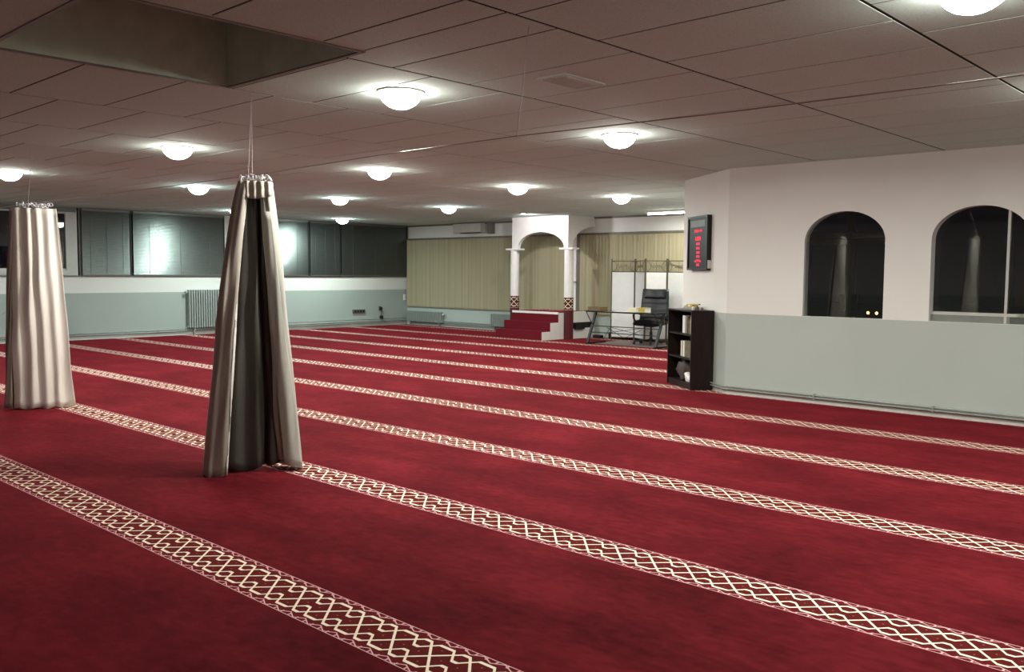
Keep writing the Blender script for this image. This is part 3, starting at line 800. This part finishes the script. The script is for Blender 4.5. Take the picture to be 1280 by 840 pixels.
# seat: local +x is forward
s = cushion(16, 16, .52, .58, .13, lambda p, u, v, sg: (p[0], p[1], p[2] + (.012 * math.cos(v * 3.1) if sg > 0 else 0) - .03 * max(0, u - .5)))
s.xf(Matrix.Translation((.03, 0, .435))).build('seat', 'blackfab', CH, smooth=True)
bk = cushion(16, 22, .60, .64, .11, lambda p, u, v, sg: (p[0], p[1], p[2] + .05 * u * u + (.010 * abs(math.sin(v * 6.5)) if sg > 0 else 0)), taper=.10)
MX = Matrix.Translation((-.27, 0, .76)) @ Matrix.Rotation(math.radians(-9), 4, 'Y') @ Matrix(((0, 0, 1, 0), (1, 0, 0, 0), (0, 1, 0, 0), (0, 0, 0, 1)))
bk.xf(MX).build('backrest', 'leather', CH, smooth=True)
hr = cushion(14, 10, .42, .19, .10, lambda p, u, v, sg: (p[0], p[1], p[2] + .035 * u * u))
hr.xf(Matrix.Translation((-.27, 0, .985)) @ Matrix.Rotation(math.radians(-9), 4, 'Y') @ Matrix(((0, 0, 1, .04), (1, 0, 0, 0), (0, 1, 0, 0), (0, 0, 0, 1)))).build('headrest', 'leather', CH, smooth=True)
MB().obox((-.10, 0, .37), (-.30, 0, .50), .07, .02).build('back_bracket', 'blackmetal', CH)
for sg in (-1, 1):
    P = [(-.22, sg * .29, .575), (-.10, sg * .305, .605), (.06, sg * .31, .608), (.15, sg * .31, .585), (.17, sg * .305, .53), (.13, sg * .29, .46), (.04, sg * .26, .40)]
    MB().tube(catmull(P, 5), [.024] * 11 + [.02] * 20, 10).build('armrest', 'armwood', CH, smooth=True)

# ------------------------------------------------------------------ bookcase (axes: x = along angled wall away from camera, y = outwards)
BO = BEND + DW * .32 + NW * .012
rb = math.atan2(DW.y, DW.x)
BC = thing('bookcase', 'dark brown open bookcase with three shelves against the angled wall', 'bookcase', (BO.x, BO.y, 0), rb)
BW, BD, BH = .79, .285, .96
MB().box(0, .022, 0, BD, 0, BH - .022).build('side_panel', 'wood', BC)
MB().box(BW - .022, BW, 0, BD, 0, BH - .022).build('side_panel', 'wood', BC)
MB().box(-.004, BW + .004, -.0, BD + .006, BH - .022, BH, .003).build('top_board', 'wood', BC)
MB().box(.022, BW - .022, .0, .008, .02, BH - .022).build('back_panel', 'wood', BC)
SH = [.075, .375, .668]
for z in SH: MB().box(.022, BW - .022, .008, BD - .01, z - .02, z).build('shelf', 'wood', BC)
MB().box(.022, BW - .022, BD - .03, BD - .012, 0, .055).build('plinth', 'wood', BC)
def L2W(x, y): return (BO.x + DW.x * x + NW.x * y, BO.y + DW.y * x + NW.y * y)
def sbook(x, th, h, dp, z, mat, label, name='book', grp='books in the bookcase', tilt=0):
    cx, cy = L2W(x, BD - .055 - dp / 2)
    t = thing(name, label, 'book', (cx, cy, z + .0005), rb, grp)
    cv = MB().box(-th / 2, -th / 2 + .003, -dp / 2, dp / 2, 0, h).box(th / 2 - .003, th / 2, -dp / 2, dp / 2, 0, h).box(-th / 2 + .003, th / 2 - .003, dp / 2 - .003, dp / 2, 0, h)
    pg = MB().box(-th / 2 + .003, th / 2 - .003, -dp / 2 + .004, dp / 2 - .003, .004, h - .004)
    if tilt:
        for q in (cv, pg): q.xf(Matrix.Rotation(tilt, 4, 'Y'))
    cv.build('cover', mat, t); pg.build('page_block', 'paper', t)
z = SH[2]
sbook(.385, .075, .215, .19, z, 'screenfab', 'thick white binder in the top compartment of the bookcase')
sbook(.325, .035, .20, .18, z, 'greybook', 'grey book right of the white binder in the top compartment')
sbook(.285, .035, .205, .18, z, 'olive', 'olive-brown book right of the grey book in the top compartment')
sbook(.215, .030, .17, .18, z, 'olive', 'short dark book left of the pale spine, top compartment')
sbook(.155, .028, .21, .18, z, 'cream', 'cream-spined book nearest the right side in the top compartment')
z = SH[1]
sbook(.455, .028, .19, .18, z, 'cream', 'leftmost narrow cream book in the middle compartment')
sbook(.415, .024, .17, .18, z, 'greybook', 'thin grey book between pale books in the middle compartment')
sbook(.375, .040, .195, .18, z, 'paper', 'white book left of the olive row in the middle compartment')
for k, (x, th) in enumerate(((.31, .04), (.262, .045), (.212, .045), (.164, .04))):
    sbook(x, th, .205 - .004 * (k % 2), .19, z, 'olive', ('first', 'second', 'third', 'last')[k] + ' olive-brown book from the left in the middle compartment row')
# bag and white cloth on the bottom board
bg = cushion(14, 12, .30, .20, .24, lambda p, u, v, sg: (p[0] + .02 * math.sin(5 * v + 3 * u), p[1] + .012 * math.sin(7 * u), p[2] + .018 * math.sin(4 * u + 5 * v)), e=.4)
c_ = L2W(.40, .15)
B_ = thing('cloth_bag', 'slumped dark brown bag in the bottom compartment of the bookcase', 'bag', (c_[0], c_[1], SH[0]), rb)
bg.xf(Matrix.Translation((0, 0, .125))).build('bag_body', 'bag', B_, smooth=True)
MB().tube(catmull([(-.08, .05, .20), (-.05, .07, .25), (.03, .07, .25), (.07, .05, .19)], 5), .008, 6).build('strap', 'bag', B_, smooth=True)
c_ = L2W(.20, .18)
wc = cushion(10, 10, .16, .15, .07, lambda p, u, v, sg: (p[0], p[1], p[2] + .03 * (u + 1) * (sg > 0)), e=.45)
tag(wc.build('folded_cloth', 'paper', smooth=True, loc=(c_[0], c_[1], SH[0] + .036)), 'small crumpled white cloth beside the brown bag in the bottom compartment', 'cloth').rotation_euler = (0, 0, rb)
# things on top
c_ = L2W(.34, .13)
t = thing('yellow_box', 'small yellow box lying on top of the bookcase', 'box', (c_[0], c_[1], BH + .030), rb)
MB().box(-.10, .10, -.05, .05, 0, .035, .003).build('carton', 'yellow', t); MB().box(-.03, .04, -.051, .051, .004, .03).build('paper_label', 'cream', t)
t = thing('paper_pad', 'pale pad of paper under the yellow box on the bookcase', 'paper', (c_[0], c_[1], BH), rb)
MB().box(-.14, .13, -.08, .08, 0, .028, .003).build('pad', 'greybook', t)
for k, (x, y, h, mt, lb) in enumerate(((.12, .14, .075, 'clear', 'tall clear bottle nearest the side panel on top of the bookcase'), (.165, .20, .055, 'paper', 'white bottle in front of the clear bottle on the bookcase'), (.06, .19, .05, 'olive', 'small brown bottle at the right corner of the bookcase top'), (.55, .15, .04, 'clear', 'low clear jar at the left on top of the bookcase'))):
    c_ = L2W(x, y); t = thing('bottle', lb, 'bottle', (c_[0], c_[1], BH), 0, 'small bottles on top of the bookcase')
    MB().lathe([(.018, 0), (.020, .004), (.020, h * .65), (.010, h * .8), (.010, h * .85)], n=14).build('bottle_body', mt, t, smooth=True)
    MB().lathe([(.012, h * .85), (.012, h)], n=12).build('cap', 'blackmetal', t, smooth=True)

# ------------------------------------------------------------------ LED prayer-time display
t0, t1, dz0, dz1 = .47, 1.10, 1.445, 2.115
DO = BEND + DW * ((t0 + t1) / 2)
D_ = thing('digital_display', 'black framed wall display with rows of red digits above the bookcase', 'display', (DO.x, DO.y, (dz0 + dz1) / 2), rb)
hw, hh = (t1 - t0) / 2, (dz1 - dz0) / 2
MB().box(-hw, hw, .002, .05, -hh, hh, .006).build('case', 'ledframe', D_)
f = MB(); k_ = .028
f.box(-hw, hw, .05, .062, hh - k_, hh); f.box(-hw, hw, .05, .062, -hh, -hh + k_); f.box(-hw, -hw + k_, .05, .062, -hh + k_, hh - k_); f.box(hw - k_, hw, .05, .062, -hh + k_, hh - k_)
f.build('frame', 'blackmetal', D_)
MB().box(-hw + .09, hw - .09, .0505, .053, hh - .135, hh - .055).build('title_plate', 'framed', D_)
SEG = {'0': 'abcdef', '1': 'bc', '2': 'abged', '3': 'abgcd', '4': 'fgbc', '5': 'afgcd', '6': 'afgedc', '7': 'abc', '8': 'abcdefg', '9': 'abcdfg'}
def digit(b, ch, cx, cz, w_, h_):
    th = h_ * .17; y0_, y1_ = .0505, .0545
    R = dict(a=(-w_ / 2, w_ / 2, h_ / 2 - th, h_ / 2), d=(-w_ / 2, w_ / 2, -h_ / 2, -h_ / 2 + th), g=(-w_ / 2, w_ / 2, -th / 2, th / 2),
             f=(-w_ / 2, -w_ / 2 + th, 0, h_ / 2), e=(-w_ / 2, -w_ / 2 + th, -h_ / 2, 0), b=(w_ / 2 - th, w_ / 2, 0, h_ / 2), c=(w_ / 2 - th, w_ / 2, -h_ / 2, 0))
    for s_ in SEG[ch]:
        r = R[s_]; b.box(cx - r[1], cx - r[0], y0_, y1_, cz + r[2], cz + r[3])   # mirrored: viewer's right is -x
rows = [('230114', .105, .030, .24), ('2035', .185, .044, .17), ('0642', .241, .026, .105), ('0815', .287, .026, .105), ('1309', .332, .026, .105),
        ('1540', .374, .026, .105), ('1751', .416, .026, .105), ('1920', .461, .026, .105)]
for txt, fz, h_, w_ in rows:
    b = MB(); n = len(txt); cz = hh - .06 - fz * 1.18
    for i, ch in enumerate(txt): digit(b, ch, -.015 + w_ / 2 - (i + .5) * w_ / n, cz, w_ / n * .68, h_)
    b.box(-.017, -.012, .0505, .0545, cz - .008, cz - .003); b.box(-.017, -.012, .0505, .0545, cz + .003, cz + .008)
    b.build('digit_row', 'led', D_)['kind'] = 'stuff'
b = MB()
for x in (-.09, .055): digit(b, '8', x, -hh + .11, .04, .022)
b.build('digit_row', 'led', D_)['kind'] = 'stuff'
MB().box(-hw - .002, -hw + .04, .0, .05, -hh + .02, -hh + .12).build('side_label', 'frame', D_)

# ------------------------------------------------------------------ radiators
def radiator(x0, x1, z0, z1, label, axis='x', pitch=.05):
    L_ = x1 - x0
    if axis == 'x': t = thing('radiator', label, 'radiator', ((x0 + x1) / 2, YL - .09, 0), 0)
    else: t = thing('radiator', label, 'radiator', (XB - .09, (x0 + x1) / 2, 0), math.pi / 2)
    n = int(L_ / pitch); b = MB()
    for i in range(n):
        x = -L_ / 2 + (i + .5) * L_ / n
        b.box(x - pitch * .33, x + pitch * .33, -.05, .05, z0 + .03, z1 - .0, .006)
    o = b.build('columns', 'radiator', t); o['kind'] = 'stuff'
    MB().tube([(-L_ / 2 - .02, 0, z0 + .05), (L_ / 2 + .02, 0, z0 + .05)], .022, 10).build('lower_header', 'radiator', t, smooth=True)
    MB().tube([(-L_ / 2 - .02, 0, z1 - .05), (L_ / 2 + .02, 0, z1 - .05)], .022, 10).build('upper_header', 'radiator', t, smooth=True)
    for s_ in (-1, 1): MB().box(s_ * L_ * .42 - .012, s_ * L_ * .42 + .012, -.03, .03, 0, z0 + .05).build('foot', 'radiator', t)
    MB().tube([(-L_ / 2 - .04, 0, z0 + .05), (-L_ / 2 - .04, 0, .1)], .010, 8).build('inlet_pipe', 'radiator', t)
    MB().lathe([(.018, 0), (.024, .01), (.024, .045), (.018, .055)], (-L_ / 2 - .04, -.0, z1 - .08), 12).build('valve', 'white' if axis == 'y' else 'radiator', t, smooth=True)
radiator(9.24, 10.95, .13, .975, 'tall ribbed grey radiator on the window wall left of the grey curtain', 'x', .055)
radiator(16.86, 18.20, .07, .37, 'low grey radiator on the back wall in the far left corner', 'y', .05)
radiator(13.75, 15.10, .07, .40, 'low grey radiator on the back wall next to the carpeted steps', 'y', .05)

# ------------------------------------------------------------------ small wall fittings
t = thing('air_conditioner', 'off-white air conditioning unit high on the back wall above the beige blind', 'air conditioner', (XB - .005, 15.87, 2.355))
MB().box(-.20, 0, -.50, .48, 0, .235, .02).build('casing', 'acw', t)
MB().box(-.205, -.10, -.49, .20, -.004, .014).build('air_outlet', 'dark', t)
tag(MB().box(XB - .12, XB - .002, 15.08, 15.24, 2.33, 2.60, .006).build('dark_bracket', 'rail'), 'dark bracket beside the air conditioner high on the back wall', 'bracket')
t = thing('socket_strip', 'dark horizontal socket strip on the grey part of the window wall', 'socket', (13.85, YL - .001, .39))
MB().box(-.19, .19, -.04, 0, -.045, .045, .006).build('housing', 'framed', t)
for k in range(4): MB().box(-.15 + k * .085, -.095 + k * .085, -.044, -.039, -.028, .028).build('socket', 'dark', t)
t = thing('wall_socket', 'socket with a black plug and cable hanging near the far left corner', 'socket', (14.54, YL - .001, .44))
MB().box(-.045, .045, -.02, 0, -.045, .06, .004).build('plate', 'framed', t)
MB().box(-.03, .03, -.07, -.02, -.02, .03, .006).build('plug', 'blackmetal', t)
MB().tube(catmull([(0, -.06, -.02), (.01, -.05, -.12), (-.015, -.04, -.2)], 5), .008, 6).lathe([(.045, -.25), (.05, -.20), (.03, -.17)], (0, -.06, 0), 12).build('cable', 'blackmetal', t)
t = thing('light_switch', 'small pale switch in the far left corner beside the beige blind', 'switch', (15.36, YL - .001, .72))
MB().box(-.035, .035, -.025, 0, -.075, .075, .004).build('plate', 'paper', t); MB().box(-.015, .015, -.032, -.024, -.02, .02).build('rocker', 'acw', t)
t = thing('power_adapter', 'small black power adapter with cable on the floor by the screen', 'adapter', (15.25, 11.75, 0))
MB().box(-.06, .06, -.10, .10, 0, .07, .008).build('case', 'blackmetal', t)
MB().tube(catmull([(-.02, -.1, .03), (-.06, -.2, .02), (-.02, -.32, .22), (.05, -.40, .35)], 6), .006, 6).build('cable', 'blackmetal', t)
tag(MB().box(XB - .05, XB - .01, 9.0, 11.6, 0, .13, .004).build('trim_7', 'wood'), kind='structure')

# ------------------------------------------------------------------ potted plant behind the ivory curtain
PL = thing('potted_plant', 'potted palm in a black pot behind the ivory curtain, a leaf tip showing left', 'plant', (6.22, 17.75, 0))
MB().lathe([(.19, 0), (.20, .01), (.245, .13), (.26, .135), (.26, .15), (.235, .15), (.225, .12)], n=24).build('pot', 'pot', PL, smooth=True)
MB().lathe([(.225, .0), (.222, .012)], (0, 0, .105), 20).build('soil', 'bag', PL)
rnd = random.Random(5)
lf = [(-.62, -.32, .62, .70), (-.05, .28, .6, .3), (-.25, .22, .8, .35), (-.12, -.28, .65, .3), (-.08, .05, .8, .1)]
for dx, dy, hz, sp_ in lf:
    base = Vector((dx * .08, dy * .08, .11)); mid_ = Vector((dx * .45, dy * .45, hz + .16)); tip = Vector((dx * 1.25, dy * 1.25, hz + .02))
    C_ = catmull([tuple(base), tuple((base + mid_) / 2 + Vector((0, 0, .12))), tuple(mid_), tuple(tip)], 6)
    st = MB().tube(C_, [.009 - .0004 * i for i in range(len(C_))], 5).build('stem', 'leaf', PL)
    for i in range(6, len(C_)):
        p = Vector(C_[i]); d = (Vector(C_[i]) - Vector(C_[i - 1])).normalized(); s = d.cross(Vector((0, 0, 1))).normalized()
        for sg in (-1, 1):
            L_ = .22 * (1.25 - abs(i / len(C_) - .6)); tp = p + s * sg * L_ * .75 + d * L_ * .6 - Vector((0, 0, .05))
            b = MB(); m2 = (p + tp) / 2 + Vector((0, 0, .02)); wv = d * .014
            b.bm.faces.new([b.bm.verts.new(q) for q in (p, m2 - wv, tp, m2 + wv)])
            b.build('leaf', 'leaf', st, fix=False)

# ------------------------------------------------------------------ hall behind the arched wall
tag(MB().box(XB, XB + 30, -12, 30, -.12, -.02).build('ground', 'asphalt'), kind='structure')
DR = struct('door_1', (XB + .04, 0, 0))
f = MB()
f.box(-.04, .04, 5.50, 7.30, 2.04, 2.14); f.box(-.04, .04, 5.50, 5.58, 0, 2.04); f.box(-.04, .04, 7.22, 7.30, 0, 2.04); f.box(-.04, .04, 6.34, 6.46, 2.14, ZC)
f.build('door_frame', 'frame', DR)
for a, b_, nm in ((5.58, 6.395, -1), (6.405, 7.22, 1)):
    l = MB(); l.box(-.03, .03, a, a + .085, .02, 2.03); l.box(-.03, .03, b_ - .085, b_, .02, 2.03); l.box(-.03, .03, a + .085, b_ - .085, 1.93, 2.03); l.box(-.03, .03, a + .085, b_ - .085, .02, .22)
    lo = l.build('door_leaf', 'frame', DR)
    MB().box(-.004, .004, a + .085, b_ - .085, .22, 1.93).build('pane', 'glass', lo)
    yy = b_ - .10 if nm < 0 else a + .10
    MB().box(-.06, -.03, yy - .05, yy + .05, .78, 1.06).build('handle_plate', 'framed', lo)
FW = struct('window_11', (XB + .04, 0, 0))
f = MB()
for a in (-2.9, .0, 2.0, 3.85, 5.42): f.box(-.035, .035, a, a + .075, 0, ZC)
f.box(-.036, .036, -2.9, 5.5, .76, .82); f.box(-.036, .036, -2.9, 5.5, ZC - .08, ZC); f.box(-.036, .036, 7.3, 8.6, .76, .82); f.box(-.036, .036, 7.3, 8.6, ZC - .08, ZC)
f.build('window_frame', 'frame', FW)
MB().box(-.01, .01, -2.9, 5.5, .0, .76).box(-.01, .01, 7.3, 8.6, 0, .76).build('lower_panel', 'panelgrey', FW)
MB().box(-.003, .003, -2.9, 5.5, .82, ZC - .08).box(-.003, .003, 7.3, 8.6, .82, ZC - .08).build('pane', 'glass', FW)
tag(MB().box(XB - .02, XB - .012, 3.22, 3.78, .92, 1.44).box(XB - .021, XB - .0195, 3.24, 3.76, 1.26, 1.42).build('poster', plain('red_poster', (.42, .10, .05), .5, var=.3, scale=3)), 'red and blue poster on the hall glazing seen through the right arch', 'poster')
tag(MB().obox((13.6, 4.55, .95), (13.2, 4.22, 0.0), .05, .05).obox((13.9, 4.6, 1.55), (13.6, 4.40, .78), .06, .03).build('slanted_bar', 'frame'), 'dim slanted bar in the hall behind the right arched opening', 'rail')  # two plain slanted bars standing in the hall
for y in (8.61, 8.40):
    t = thing('bollard_light', 'small orange outdoor lamp seen low through the glass door, ' + ('left one' if y > 8.5 else 'right one'), 'lamp', (22.0, y, -.02), 0, 'orange lamps outside')
    MB().lathe([(.03, 0), (.03, .46)], n=12).build('post', 'blackmetal', t); MB().lathe([(.015, .46), (.03, .475), (.032, .50), (.015, .52)], n=14).build('lantern', 'orange', t, smooth=True)
